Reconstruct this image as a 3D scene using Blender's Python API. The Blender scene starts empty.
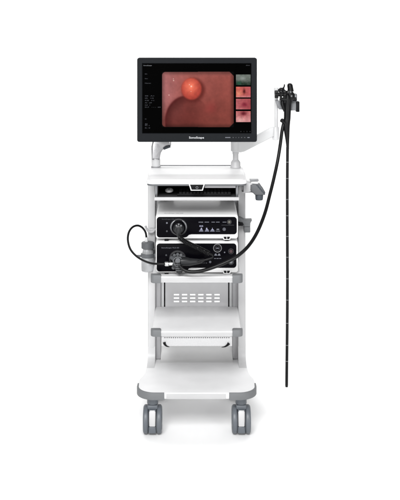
import bpy, bmesh, math, random
from mathutils import Vector, Matrix, noise
random.seed(7)

# ---------------------------------------------------------------- camera, world, lamps
S = bpy.context.scene
C = S.collection
D, F, H, VX, VY = 4.5, 972.0, 1.89, 196.7, 25.0      # distance to shelf fronts, focal length in photo px, eye height, vanishing point
cd = bpy.data.cameras.new('camera'); cam = bpy.data.objects.new('camera', cd); C.objects.link(cam)
cam.location = (0, -D, H); cam.rotation_euler = (math.radians(90), 0, 0)
cd.sensor_fit = 'HORIZONTAL'; cd.sensor_width = 36.0; cd.lens = F/400*36
cd.shift_x = (200-VX)/400; cd.shift_y = -(250-VY)/400
cd.clip_start = 0.05; cd.clip_end = 200
S.camera = cam
w = bpy.data.worlds.new('World'); S.world = w; w.use_nodes = True
bg = w.node_tree.nodes['Background']; bg.inputs[0].default_value = (1, 1, 1, 1); bg.inputs[1].default_value = 0.31
S.view_settings.view_transform = 'Standard'; S.view_settings.look = 'None'
S.view_settings.exposure = 0.0; S.view_settings.gamma = 1.0

def area(name, loc, target, size, power, col=(1, 1, 1), sy=None):
    l = bpy.data.lights.new(name, 'AREA'); l.size = size; l.energy = power; l.color = col
    if sy: l.shape = 'RECTANGLE'; l.size_y = sy
    o = bpy.data.objects.new(name, l); C.objects.link(o); o.location = loc
    o.rotation_euler = (Vector(target)-Vector(loc)).to_track_quat('-Z', 'Y').to_euler()
    return o
area('front_softbox', (-0.6, -4.7, 4.2), (0, 0.2, 0.5), 2.2, 345)
area('fill_softbox', (-2.3, -6.0, 1.3), (0, 0.2, 0.8), 1.7, 85)
area('right_fill_softbox', (2.9, -5.2, 1.6), (0, 0.2, 0.7), 1.5, 70)  # unseen fill added to brighten the right column and lift that side's shadow
area('backdrop_lamp', (0, 1.4, 4.6), (0, 5.2, 1.0), 6.0, 190, sy=1.5)

# ---------------------------------------------------------------- helpers
def s_(Y): return F/(D+Y)
def PX(px, Y): return (px-VX)/s_(Y)
def PZ(py, Y): return H-(py-VY)/s_(Y)
def P(px, py, Y): return Vector((PX(px, Y), Y, PZ(py, Y)))
def lin(c): return tuple(((v/255)/12.92 if v/255 <= .04045 else ((v/255+.055)/1.055)**2.4) for v in c)

def mat(name, col, rough=.45, metal=0, spec=.5, bump=0, bscale=400, var=0.04, vscale=9, trans=0, coat=0, emit=None):
    m = bpy.data.materials.new(name); m.use_nodes = True
    n = m.node_tree.nodes; L = m.node_tree.links; b = n['Principled BSDF']
    b.inputs['Roughness'].default_value = rough; b.inputs['Metallic'].default_value = metal
    b.inputs['Specular IOR Level'].default_value = spec
    b.inputs['Transmission Weight'].default_value = trans; b.inputs['Coat Weight'].default_value = coat
    tc = n.new('ShaderNodeTexCoord'); nz = n.new('ShaderNodeTexNoise'); nz.inputs['Scale'].default_value = vscale
    nz.inputs['Detail'].default_value = 5; L.new(tc.outputs['Object'], nz.inputs['Vector'])
    rp = n.new('ShaderNodeValToRGB'); L.new(nz.outputs[0], rp.inputs[0])
    rp.color_ramp.elements[0].position = .3; rp.color_ramp.elements[1].position = .7
    rp.color_ramp.elements[0].color = (*[max(0, c*(1-var)) for c in col], 1)
    rp.color_ramp.elements[1].color = (*[min(1, c*(1+var)) for c in col], 1)
    L.new(rp.outputs[0], b.inputs['Base Color'])
    mr = n.new('ShaderNodeMapRange'); mr.inputs['To Min'].default_value = max(0, rough-.06); mr.inputs['To Max'].default_value = min(1, rough+.06)
    L.new(nz.outputs[0], mr.inputs['Value']); L.new(mr.outputs[0], b.inputs['Roughness'])
    if bump:
        n2 = n.new('ShaderNodeTexNoise'); n2.inputs['Scale'].default_value = bscale; L.new(tc.outputs['Object'], n2.inputs['Vector'])
        bp = n.new('ShaderNodeBump'); bp.inputs['Strength'].default_value = bump; bp.inputs['Distance'].default_value = .0006
        L.new(n2.outputs[0], bp.inputs['Height']); L.new(bp.outputs[0], b.inputs['Normal'])
    if emit:
        b.inputs['Emission Color'].default_value = (*emit[0], 1); b.inputs['Emission Strength'].default_value = emit[1]
    return m

M = dict(
    white=mat('white_coat_toned_down', (.51, .51, .516), .42, bump=.15, bscale=900),  # cart white, darkened in colour where upright faces catch too much light
    shelf=mat('white_coat_lifted', (.735, .735, .74), .42, bump=.1, bscale=900),  # lighter copy of the cart white, makes up for weak light on shelves
    edge=mat('grey_white_edge_strip', (.44, .44, .445), .45),
    pillar=mat('mid_grey_pillar', (.36, .36, .37), .5, bump=.1),
    pale=mat('pale_grey_plastic', (.62, .625, .63), .45, bump=.1),
    case=mat('device_white_shell', (.62, .62, .62), .5),
    panelgrey=mat('grey_metal_panel', (.55, .55, .56), .5, bump=.1),
    grey=mat('grey_bumper_plastic', lin((104, 106, 108)), .55, bump=.3, bscale=700),
    dgrey=mat('dark_grey_plastic', lin((84, 86, 89)), .5, bump=.2),
    caster=mat('caster_grey_plastic', lin((88, 93, 99)), .42, bump=.1),
    tyre=mat('caster_tyre_rubber', lin((62, 67, 73)), .7, bump=.3),
    black=mat('black_gloss_panel', (.002, .0018, .003), .25, spec=.035),
    mblack=mat('matt_black_plastic', (.005, .005, .006), .5, spec=.12, bump=.2),
    bezel=mat('monitor_bezel_plastic', lin((22, 24, 27)), .48, spec=.08, bump=.15),
    rubber=mat('black_rubber_tube', (.004, .004, .0045), .34, spec=.22),
    metal=mat('brushed_aluminium', (.42, .42, .43), .28, metal=.85),
    chrome=mat('polished_metal', (.7, .7, .7), .15, metal=1),
    gmet=mat('grey_metal_fitting', (.20, .205, .215), .35, metal=.5),
    ring=mat('dark_metal_ring', (.035, .035, .038), .3, metal=.4),
    ink=mat('light_panel_ink', lin((92, 94, 102)), .6),
    dimink=mat('dim_panel_ink', lin((50, 52, 57)), .6),
    logo=mat('silver_logo_ink', lin((205, 207, 210)), .5),
    plug=mat('black_connector_plastic', lin((28, 29, 31)), .38, spec=.35, bump=.15),
    led=mat('lit_panel_icon', (.2, .2, .25), .5, emit=(lin((105, 112, 150)), .42)),
    clear=mat('frosted_bottle_plastic', (.70, .71, .72), .2, trans=.7),
    liquid=mat('clear_bottle_water', (.95, .96, .97), .05, trans=1),
    paper=mat('white_studio_sweep', (.93, .93, .93), .8, spec=.1, var=.004, vscale=2),
)

def finish(name, bm, m, parent=None, smooth=35, mats=None):
    me = bpy.data.meshes.new(name)
    bmesh.ops.recalc_face_normals(bm, faces=bm.faces)
    root = parent
    while root is not None and root.parent: root = root.parent
    if root is not None: bmesh.ops.translate(bm, verts=bm.verts, vec=-Vector(root['_o']))
    bm.to_mesh(me); bm.free()
    for mm in (mats or [m]): me.materials.append(mm)
    if smooth:
        me.polygons.foreach_set('use_smooth', [True]*len(me.polygons)); me.set_sharp_from_angle(angle=math.radians(smooth))
    o = bpy.data.objects.new(name, me); C.objects.link(o)
    if parent is not None: o.parent = parent
    return o

def thing(name, label, cat, loc):
    o = bpy.data.objects.new(name, None); C.objects.link(o); o.location = loc; o.empty_display_size = .05
    o['label'] = label; o['category'] = cat; o['_o'] = tuple(loc)
    return o

def merge(bm, tmp, mi=0):
    me = bpy.data.meshes.new('t'); 
    for f in tmp.faces: f.material_index = mi
    tmp.to_mesh(me); tmp.free(); bm.from_mesh(me); bpy.data.meshes.remove(me)

def box(bm, x0, x1, y0, y1, z0, z1, bev=0, seg=2, mi=0, rot=None):
    t = bmesh.new(); bmesh.ops.create_cube(t, size=1)
    for v in t.verts:
        v.co = Vector((x0+(v.co.x+.5)*(x1-x0), y0+(v.co.y+.5)*(y1-y0), z0+(v.co.z+.5)*(z1-z0)))
    if bev: bmesh.ops.bevel(t, geom=list(t.edges), offset=bev, segments=seg, affect='EDGES', profile=.5)
    if rot is not None:
        c = Vector(((x0+x1)/2, (y0+y1)/2, (z0+z1)/2)); bmesh.ops.rotate(t, verts=t.verts, cent=c, matrix=rot)
    merge(bm, t, mi)
    return bm

def pbox(bm, px0, px1, py0, py1, Y, depth, bev=0, seg=2, mi=0, rot=None):
    """box whose front face at depth Y covers the given photo rectangle, going back by depth metres"""
    return box(bm, PX(px0, Y), PX(px1, Y), Y, Y+depth, PZ(py1, Y), PZ(py0, Y), bev, seg, mi, rot)

def prism(bm, pts, axis, a0, a1, bev=0, seg=2, mi=0):
    """polygon extruded along axis; pts are the other two coords: z -> (x,y), y -> (x,z), x -> (y,z)"""
    t = bmesh.new()
    def mk(p, a): return {'z': (p[0], p[1], a), 'y': (p[0], a, p[1]), 'x': (a, p[0], p[1])}[axis]
    A = [t.verts.new(mk(p, a0)) for p in pts]; B = [t.verts.new(mk(p, a1)) for p in pts]
    n = len(pts)
    fa = t.faces.new(A); fb = t.faces.new(B[::-1])
    for i in range(n): t.faces.new((A[i], A[(i+1) % n], B[(i+1) % n], B[i]))
    bmesh.ops.recalc_face_normals(t, faces=t.faces)
    if bev: bmesh.ops.bevel(t, geom=list(set(fa.edges) | set(fb.edges)), offset=bev, segments=seg, affect='EDGES', profile=.5)
    merge(bm, t, mi); return bm

def cr(pts, n=8):
    """Catmull-Rom through pts (vectors of any equal length as lists)"""
    P_ = [list(p) for p in pts]; P_ = [P_[0]]+P_+[P_[-1]]; out = []
    for i in range(1, len(P_)-2):
        for k in range(n):
            t = k/n
            out.append([.5*(2*b+(-a+c)*t+(2*a-5*b+4*c-d)*t*t+(-a+3*b-3*c+d)*t**3) for a, b, c, d in zip(P_[i-1], P_[i], P_[i+1], P_[i+2])])
    out.append(P_[-2]); return out

def tube(bm, pts, r, n=14, caps=True, mi=0, flat=None, mif=None):
    """tube through pts; r a number or list; flat=(a,b) scales the two cross directions"""
    pts = [Vector(p[:3]) for p in pts]
    rr = r if isinstance(r, (list, tuple)) else [r]*len(pts)
    tan = [(pts[min(i+1, len(pts)-1)]-pts[max(i-1, 0)]).normalized() for i in range(len(pts))]
    u = tan[0].orthogonal().normalized()
    if flat: u = (Vector((1, 0, 0))-tan[0]*tan[0].x).normalized()
    rings = []
    for i, p in enumerate(pts):
        u = (u-tan[i]*u.dot(tan[i])).normalized(); v = tan[i].cross(u)
        fu, fv = flat or (1, 1)
        rings.append([bm.verts.new(p+(u*math.cos(a)*fu+v*math.sin(a)*fv)*rr[i]) for a in [2*math.pi*k/n for k in range(n)]])
    for i in range(len(rings)-1):
        for k in range(n):
            f = bm.faces.new((rings[i][k], rings[i][(k+1) % n], rings[i+1][(k+1) % n], rings[i+1][k]))
            f.material_index = mif(i) if mif else mi
    if caps:
        f = bm.faces.new(rings[0][::-1]); f.material_index = mi
        f = bm.faces.new(rings[-1]); f.material_index = mi
    return bm

def lathe(bm, prof, origin, axis='z', n=28, mi=0):
    """prof = [(radius, along)]; closed at both ends"""
    o = Vector(origin); rings = []
    def co(r, a, h):
        c, s = r*math.cos(a), r*math.sin(a)
        return o+Vector({'z': (c, s, h), 'y': (c, h, s), 'x': (h, c, s)}[axis])
    for r, h in prof: rings.append([bm.verts.new(co(max(r, 1e-5), 2*math.pi*k/n, h)) for k in range(n)])
    for i in range(len(rings)-1):
        for k in range(n):
            f = bm.faces.new((rings[i][k], rings[i][(k+1) % n], rings[i+1][(k+1) % n], rings[i+1][k])); f.material_index = mi
    for rg in (rings[0][::-1], rings[-1]):
        f = bm.faces.new(rg); f.material_index = mi
    return bm

def disc(bm, px, py, Y, rpx, depth, bevel=.0004, n=28, mi=0):
    r = rpx/s_(Y); return lathe(bm, [(r, depth), (r, bevel), (r-bevel, 0)], P(px, py, Y), 'y', n, mi)
def ringy(bm, px, py, Y, rpx, tpx, depth, n=36, mi=0):
    r1 = rpx/s_(Y); r0 = (rpx-tpx)/s_(Y); o = P(px, py, Y); b = (r1-r0)*.25
    prof = [(r0, depth), (r0, b), (r0+b, 0), (r1-b, 0), (r1, b), (r1, depth)]
    rings = [[bm.verts.new(o+Vector((r*math.cos(2*math.pi*k/n), h, r*math.sin(2*math.pi*k/n)))) for k in range(n)] for r, h in prof]
    for i in range(6):
        for k in range(n):
            f = bm.faces.new((rings[i][k], rings[i][(k+1) % n], rings[(i+1) % 6][(k+1) % n], rings[(i+1) % 6][k])); f.material_index = mi
    return bm

def plate_holes(bm, xs, zs, hole, y0, y1):
    """plate in XZ made of a cell grid; hole(i,j) cells are left open, with real thickness"""
    nx, nz = len(xs)-1, len(zs)-1; cache = {}
    def V(i, j, y):
        k = (i, j, y)
        if k not in cache: cache[k] = bm.verts.new((xs[i], y, zs[j]))
        return cache[k]
    solid = lambda i, j: 0 <= i < nx and 0 <= j < nz and not hole(i, j)
    for i in range(nx):
        for j in range(nz):
            if not solid(i, j): continue
            bm.faces.new((V(i, j, y0), V(i+1, j, y0), V(i+1, j+1, y0), V(i, j+1, y0)))
            bm.faces.new((V(i, j, y1), V(i, j+1, y1), V(i+1, j+1, y1), V(i+1, j, y1)))
            for (di, dj, a, b) in ((-1, 0, (i, j), (i, j+1)), (1, 0, (i+1, j), (i+1, j+1)), (0, -1, (i, j), (i+1, j)), (0, 1, (i, j+1), (i+1, j+1))):
                if not solid(i+di, j+dj): bm.faces.new((V(*a, y0), V(*b, y0), V(*b, y1), V(*a, y1)))
    return bm

def text(name, body, px, py, Y, hpx, m, parent, bold=.0, align='LEFT', wpx=None, depth=.0003):
    """raised lettering: baseline-left at photo point (px,py), cap height hpx"""
    cu = bpy.data.curves.new(name, 'FONT'); cu.body = body; cu.size = hpx/s_(Y)/.70; cu.extrude = depth/2; cu.offset = bold
    cu.align_x = align; cu.resolution_u = 3
    t = bpy.data.objects.new('tmp', cu); C.objects.link(t); bpy.context.view_layer.update()
    me = bpy.data.meshes.new_from_object(t.evaluated_get(bpy.context.evaluated_depsgraph_get()))
    bpy.data.objects.remove(t); bpy.data.curves.remove(cu)
    bm = bmesh.new(); bm.from_mesh(me); bpy.data.meshes.remove(me)
    if wpx:
        xs = [v.co.x for v in bm.verts]; k = (wpx/s_(Y))/(max(xs)-min(xs)); bmesh.ops.scale(bm, vec=(k, 1, 1), verts=bm.verts)
    bmesh.ops.rotate(bm, cent=(0, 0, 0), matrix=Matrix.Rotation(math.pi/2, 3, 'X'), verts=bm.verts)
    bmesh.ops.translate(bm, verts=bm.verts, vec=P(px, py, Y))
    return finish(name, bm, m, parent, smooth=0)

def arc(cx, cy, rx, ry, a0, a1, n=8):
    return [(cx+rx*math.cos(math.radians(a0+(a1-a0)*k/n)), cy+ry*math.sin(math.radians(a0+(a1-a0)*k/n))) for k in range(n+1)]
def rrect(x0, x1, y0, y1, r, n=5):
    return arc(x1-r, y1-r, r, r, 0, 90, n)+arc(x0+r, y1-r, r, r, 90, 180, n)+arc(x0+r, y0+r, r, r, 180, 270, n)+arc(x1-r, y0+r, r, r, 270, 360, n)

# ---------------------------------------------------------------- the setting: white studio sweep
bm = bmesh.new()
g = [[bm.verts.new((x, y, 0)) for x in (-9, 9)] for y in (-9, 3)]
bm.faces.new((g[0][0], g[0][1], g[1][1], g[1][0]))
floor = finish('floor', bm, M['paper']); floor['kind'] = 'structure'
bm = bmesh.new()
prof = [(3, 0)]+[(3+2.2*math.sin(a), 2.2-2.2*math.cos(a)) for a in [math.pi/2*k/14 for k in range(1, 15)]]+[(5.2, 7)]
vs = [[bm.verts.new((x, y, z)) for x in (-9, 9)] for y, z in prof]
for i in range(len(vs)-1): bm.faces.new((vs[i][0], vs[i][1], vs[i+1][1], vs[i+1][0]))
bk = finish('backdrop', bm, M['paper']); bk['kind'] = 'structure'

# ---------------------------------------------------------------- the cart
cart = thing('medical_cart', 'tall white equipment trolley with grey corner bumpers, open shelves and grey twin-wheel casters', 'cart', (0, .2, 0))

# base: waisted plan, wide rounded nose
zb = PZ(393, -.06); zb0 = PZ(400, -.06)
def nose(hw, yf, rx, ry): return arc(-hw+rx, yf+ry, rx, ry, 180, 270, 9)+arc(hw-rx, yf+ry, rx, ry, 270, 360, 9)
right = [(.2735, .07), (.270, .125), (.258, .165), (.2495, .215), (.2475, .30), (.2475, .50)]
pts = nose(.2755, -.06, .085, .085)+cr([(.2755, .04)]+right, 4)[1:]
pts += [(.23, .53), (-.23, .53)]+[(-x, y) for x, y in cr([(.2755, .04)]+right, 4)[1:][::-1]]
bm = bmesh.new(); prism(bm, pts, 'z', zb0+.003, zb, bev=.006, seg=3)
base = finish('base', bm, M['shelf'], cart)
bm = bmesh.new(); box(bm, PX(166.2, -.0625), PX(226, -.0625), -.0625, -.054, zb0+.0045, zb-.004, .001); finish('front_strip', bm, M['edge'], base)
# raised pads in the base where side panels land
for sx in (-1, 1):   # corner bumpers wrap the nose corners
    bm = bmesh.new()
    outer = arc(sx*(.2785-.085), -.064+.088, .085, .088, 270 if sx > 0 else 270, 360 if sx > 0 else 180, 14)
    outer = [(sx*.148, -.064)]+outer+[(sx*.2775, .062), (sx*.2705, .062)]
    inner = arc(sx*(.269-.080), -.056+.080, .080, .080, 360 if sx > 0 else 180, 270, 14)
    prism(bm, outer+inner+[(sx*.148, -.056)], 'z', zb0-.0005, zb+.0015, bev=.0025, seg=2)
    finish('corner_bumper', bm, M['grey'], cart)

# rear columns: the shelves reach forward from them
ztop = PZ(185.2, 0)
for sx in (-1, 1):
    bm = bmesh.new()
    xo, xi = .2440, .2065
    pr = [(xi, zb-.004), (xo+.0015, zb-.004), (xo+.001, zb+.05), (xo, zb+.11), (xo, ztop-.008), (xi, ztop-.008)]
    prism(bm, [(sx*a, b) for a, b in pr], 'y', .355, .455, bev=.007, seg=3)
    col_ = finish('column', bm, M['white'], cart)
    bm = bmesh.new(); cv = cr([(.356, zb+.075), (.350, zb+.040), (.332, zb+.016), (.300, zb+.004), (.262, zb+.0006)], 5)
    prism(bm, cv+[(.262, zb-.003), (.356, zb-.003)], 'x', *sorted((sx*.2075, sx*.2445)))
    finish('column_foot', bm, M['white'], col_)
    bm = bmesh.new(); box(bm, *sorted((sx*.2068, sx*.181)), .385, .438, zb+.002, ztop-.010, .003)
    finish('rear_pillar', bm, M['pillar'], cart)
    bm = bmesh.new(); box(bm, *sorted((sx*.1808, sx*.1655)), .408, .436, zb+.002, ztop-.010, .002)
    finish('pillar_flange', bm, M['pale'], cart)
    bm = bmesh.new(); box(bm, *sorted((sx*.1652, sx*.1595)), .416, .430, .43, ztop-.010, .001)
    finish('dark_gap_strip', bm, M['mblack'], cart)  # black strip stands in for the dark gap beside the panel

bm = bmesh.new()
cv = cr([(.335, zb+.0005), (.372, zb+.006), (.400, zb+.032), (.4065, zb+.075), (.407, zb+.13)], 6)
prism(bm, [(a, b) for a, b in cv]+[(.4075, zb+.13), (.4075, zb-.002), (.335, zb-.002)], 'x', -.1805, .1805)
finish('rear_cove', bm, M['case'], cart)
# back panel with 6 x 3 real slots
Yb = .42
xs = [-.1595]; zs = []
for k in range(6): xs += [PX(173.8+8.12*k, Yb), PX(173.8+8.12*k+5.3, Yb)]
xs += [.1595]
zs = [zb+.002]
for a, b in ((300.8, 302.3), (297.4, 298.9), (294.0, 295.5)): zs += [PZ(b, Yb), PZ(a, Yb)]
zs += [1.004, 1.052, ztop-.010]  # wide upper gap added, letting backdrop light onto the unit top
bm = bmesh.new(); plate_holes(bm, xs, zs, lambda i, j: (i % 2 == 1 and j in (1, 3, 5)) or (j == 7 and 0 < i < len(xs)-2), Yb, Yb+.0025)
finish('back_panel', bm, M['panelgrey'], cart, smooth=0)

# shelves
def shelf(py_top, py_bot, Yf, apron):
    z1, z0 = PZ(py_top, Yf), PZ(py_bot, Yf)
    bm = bmesh.new()
    hw = .2055; fl = .2085
    pl = [(-fl+.012, Yf), (fl-.012, Yf), (fl, Yf+.010), (fl, .05), (hw, .06), (hw, .384), (-hw, .384), (-hw, .06), (-fl, .05), (-fl, Yf+.010)]
    prism(bm, pl, 'z', z0, z1, bev=.003, seg=3)
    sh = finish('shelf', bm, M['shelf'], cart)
    bm = bmesh.new(); box(bm, -.1645, .1645, Yf-.0015, Yf+.006, z0+.003, z1-.004, .001); finish('front_strip', bm, M['edge'], sh)  # added darker strip tones down the overlit shelf front
    for sx in (-1, 1):
        bm = bmesh.new()
        o = [(sx*.165, Yf-.004)]+arc(sx*(.213-.02), Yf-.004+.02, .02, .02, 270, 360 if sx > 0 else 180, 6)+[(sx*.213, .0205), (sx*.170, .0205), (sx*.165, .012)]
        prism(bm, o, 'z', z0-.003, z1+.0075, bev=.004, seg=2)
        # short lip going down inside
        finish('corner_bumper', bm, M['grey'], sh)
    if apron:
        Ya = Yf+.012; n = 31
        xs = [PX(161.5, Ya)]
        for k in range(n): xs += [PX(164.3+2.13*k, Ya), PX(165.6+2.13*k, Ya)]
        xs += [PX(232, Ya)]
        zz = [PZ(346.0, Ya), PZ(345.2, Ya)]
        rows = [343.6, 341.6, 339.6]
        zz = [PZ(346, Ya), PZ(338.2, Ya), PZ(337.3, Ya), z0+.0005]
        bm = bmesh.new(); plate_holes(bm, xs, zz, lambda i, j: i % 2 == 1 and j == 1, Ya, Ya+.02)
        ap = finish('perforated_apron', bm, M['perf'], sh, smooth=0)
        for sx in (-1, 1):
            bm = bmesh.new()
            a = [P(164.2, 342.3, Ya-.004), P(164.9, 344.4, Ya-.005), P(166.8, 346.2, Ya-.004), P(169.5, 346.9, Ya)]
            if sx > 0: a = [P(229.0, 343.2, Ya-.004), P(227.3, 345.2, Ya-.005), P(224.8, 346.7, Ya-.004), P(221.5, 347.2, Ya)]
            c = cr(a, 6); tube(bm, c, [.0070*(1-.9*i/len(c)) for i in range(len(c))], 10)
            finish('cable_clip', bm, M['mblack'], ap)
    return sh
# white sheet pierced by a fine dot pattern (holes punched in the metal are part of the part)
mp = mat('perforated_white_sheet', (.5, .5, .505), .45)
n = mp.node_tree.nodes; L = mp.node_tree.links; b = n['Principled BSDF']
vo = n.new('ShaderNodeTexVoronoi'); vo.inputs['Scale'].default_value = 260; vo.inputs['Randomness'].default_value = .15
tc = [x for x in n if x.type == 'TEX_COORD'][0]; L.new(tc.outputs['Object'], vo.inputs['Vector'])
cr_ = n.new('ShaderNodeValToRGB'); cr_.color_ramp.elements[0].position = .18; cr_.color_ramp.elements[1].position = .3
cr_.color_ramp.elements[0].color = (.25, .25, .26, 1); cr_.color_ramp.elements[1].color = (.5, .5, .505, 1)
L.new(vo.outputs['Distance'], cr_.inputs[0]); L.new(cr_.outputs[0], b.inputs['Base Color']); M['perf'] = mp
shelf(276.6, 282.6, -.012, False)
shelf(331.5, 336.2, -.012, True)
zshelf = PZ(276.6, -.012)

# table top
zt1 = PZ(180.2, -.012); zt0 = PZ(184.6, -.012)
bm = bmesh.new()
pts = rrect(-.2335, .2335, -.012, .452, .03, 7)
prism(bm, pts, 'z', zt0, zt1, bev=.007, seg=4)
prism(bm, rrect(-.222, .222, .0, .44, .024, 7), 'z', zt1-.001, zt1+.0015, bev=.0012, seg=2)
top = finish('tabletop', bm, M['shelf'], cart)
bm = bmesh.new(); box(bm, -.205, .205, .4535, .457, zt0+.002, zt1+.0035, .001); finish('rear_trim', bm, M['grey'], top)
bm = bmesh.new(); prism(bm, rrect(-.2305, .2305, -.0095, .449, .029, 7), 'z', zt0-.0065, zt0+.001, bev=.001)
finish('edge_trim', bm, M['dgrey'], top)
for sx in (-1, 1):
    bm = bmesh.new(); box(bm, *sorted((sx*.2405, sx*.2070)), .10, .448, ztop-.0075, zt0-.0068, .001)
    finish('rail_block', bm, M['pale'], top)
    bm = bmesh.new(); box(bm, *sorted((sx*.1935, sx*.183)), .03, .34, PZ(200.6, -.004)+.004, zt0-.0068, .002)
    finish('drawer_rail', bm, M['gmet'], top)

# keyboard tray (open drawer) with latch
zk1 = PZ(197.3, -.004); zk0 = PZ(200.6, -.004)
bm = bmesh.new()
box(bm, -.1965, .1965, -.004, .010, zk0, zk1, .0025)
box(bm, -.1965, .1965, .0095, .38, zk0+.003, zk0+.0075)
for sx in (-1, 1): box(bm, *sorted((sx*.1965, sx*.194)), .0095, .38, zk0+.0075, zk1+.006, .001)
tray = finish('keyboard_tray', bm, M['edge'], cart)
bm = bmesh.new(); box(bm, -.1820, .1820, .0105, .378, zk0+.0078, zk1-.003)
finish('tray_mat', bm, mat('dark_grey_tray_mat', (.06, .06, .063), .6, spec=.2), tray)
bm = bmesh.new(); box(bm, -.1820, .1820, .372, .378, zk1-.003, zt0-.007)
finish('tray_back', bm, M['mblack'], tray)
bm = bmesh.new(); box(bm, .036, .181, .012, .30, zt0-.0195, zt0-.0068, .002)
finish('drawer_rail_cover', bm, M['pillar'], cart)
# latch: white dished pull under the table edge
Yl = -.016
def poly(l, Y): return [(PX(a, Y), PZ(b, Y)) for a, b in l]
bm = bmesh.new()
prism(bm, poly([(188.6, 184.0), (204.9, 184.0), (202.8, 190.7), (190.8, 190.7)], Yl), 'y', Yl, Yl+.02, bev=.0012)
lt = finish('latch', bm, M['pale'], cart)
bm = bmesh.new(); prism(bm, poly([(190.0, 184.6), (203.5, 184.6), (201.9, 189.7), (191.7, 189.7)], Yl-.001), 'y', Yl-.0012, Yl+.006, bev=.0006)
finish('latch_recess', bm, M['mblack'], lt)
bm = bmesh.new(); ringy(bm, 197, 187.6, Yl-.0022, 1.3, .5, .002)
finish('lock_ring', bm, M['gmet'], lt)

# casters
def caster(cx, cy, proto=None):
    c = None
    bm = bmesh.new(); lathe(bm, [(.020, .128), (.020, .1345), (.026, .138), (.026, zb0+.002)], (cx, cy, 0), 'z', 28)
    body = finish('caster', bm, M['caster'], cart)
    R = .0625
    bm = bmesh.new()   # fork/hood: light centre fin in front, grey yoke above
    box(bm, cx-.0245, cx+.0245, cy-.026, cy+.030, .114, .1355, .006, 3)
    prism(bm, [(cx-.0165, .030), (cx+.0165, .030), (cx+.0165, .118), (cx-.0165, .118)], 'y', cy-.040, cy+.040, bev=.006, seg=3)
    finish('yoke', bm, M['caster'], body)
    bm = bmesh.new()
    t = [(cy-.0450, .046), (cy-.050, .072), (cy-.047, .100), (cy-.038, .117), (cy-.028, .1175), (cy-.028, .046)]
    prism(bm, t, 'x', cx-.0155, cx+.0155, bev=.005, seg=3)
    finish('brake_pedal', bm, M['white'], body)
    for sx in (-1, 1):
        x0 = cx+sx*.0175; wv = .0255
        bm = bmesh.new()
        pr = [(.012, 0), (R-.012, 0), (R-.004, .0022), (R, .007), (R, wv-.007), (R-.0025, wv-.002), (R-.007, wv), (R-.012, wv), (R-.0135, wv-.002), (.024, wv-.001), (.022, wv+.001), (.012, wv+.0015)]
        lathe(bm, [(r, sx*h) for r, h in pr], (x0, cy, R), 'x', 44)
        wh = finish('wheel', bm, M['caster'], body)
        bm = bmesh.new()
        pr = [(R-.003, .004), (R+.0008, .0055), (R+.0018, .010), (R+.0018, wv-.010), (R+.0008, wv-.005), (R-.003, wv-.0035)]
        lathe(bm, [(r, sx*h) for r, h in pr], (x0, cy, R+.0005), 'x', 44)
        finish('tyre', bm, M['caster'], wh)
    bm = bmesh.new(); box(bm, cx-.0175, cx+.0175, cy-.045, cy-.03, .0125, .044, .005, 3)
    finish('hub_guard', bm, M['caster'], body)
    bm = bmesh.new(); lathe(bm, [(.007, -.014), (.007, .014)], (cx, cy, R), 'x', 16)
    finish('axle', bm, M['gmet'], body)
    return body
for cx, cy in ((PX(152.6, 0), .008), (PX(241.2, 0), .008), (-.205, .44), (.205, .44)): caster(cx, cy)

# left hook on the column (light grey U)
bm = bmesh.new()
Yh = .33
pth = cr([P(145.3, 225.8, Yh), P(147, 229.5, Yh), P(150, 232.0, Yh), P(153.2, 231.6, Yh), P(155.0, 228.5, Yh)], 6)
tube(bm, pth, .0060, 12)
box(bm, PX(149.5, .34), PX(154, .34), .334, .358, PZ(232.6, .34), PZ(228.4, .34), .002)
finish('cable_hook', bm, mat('light_grey_hook_plastic', (.42, .42, .43), .5), cart)
# right socket holder at mid height
Yh = .32
bm = bmesh.new()
box(bm, PX(237.6, Yh), PX(246, Yh), .332, .358, PZ(225.4, Yh), PZ(223.2, Yh), .002)
prism(bm, poly([(236.8, 217.8), (240, 218.2), (244.6, 220.4), (252, 220.2), (250.4, 223.2), (250.3, 226.6), (244, 226.6), (243.6, 223.8), (238, 221.2)], .30), 'y', .296, .354, bev=.003)
rh = finish('cable_holder', bm, M['grey'], cart)
bm = bmesh.new(); pbox(bm, 244.0, 250.4, 226.9, 232.8, .298, .05, .004)
finish('holder_cup', bm, M['grey'], rh)
bm = bmesh.new(); pbox(bm, 238.4, 243.0, 222.8, 226.0, .285, .03, .003)
finish('holder_screw_block', bm, M['mblack'], rh)
# right upper clamp
Yc = .20
bm = bmesh.new()
prism(bm, poly([(243.6, 185.6), (247.0, 183.0), (252.5, 183.2), (252.5, 190.6), (249, 192.2), (243.6, 192.4)], Yc), 'y', Yc, Yc+.08, bev=.003)
box(bm, .206, .24, Yc+.03, .36, PZ(191.5, Yc), PZ(187, Yc), .002)
pbox(bm, 242.0, 262.4, 191.9, 193.0, Yc+.01, .05, .001)
clp = finish('side_clamp', bm, M['white'], cart)
bm = bmesh.new(); pbox(bm, 250.0, 258.8, 179.9, 181.1, Yc, .045, .0015)
finish('clamp_plate', bm, M['gmet'], clp)
bm = bmesh.new(); pbox(bm, 250.8, 258.2, 181.1, 184.6, Yc+.008, .03, .003)
finish('clamp_neck', bm, M['pale'], clp)
bm = bmesh.new()
prism(bm, poly([(250.4, 184.6), (253, 183.8), (260, 184.2), (261.8, 187.0), (263.0, 188.4), (265.4, 192.6), (264.2, 194.8), (255.0, 194.9), (250.3, 190.2)], Yc+.005), 'y', Yc-.004, Yc+.05, bev=.005, seg=3)
knob = finish('clamp_knob', bm, M['dgrey'], clp)
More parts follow.
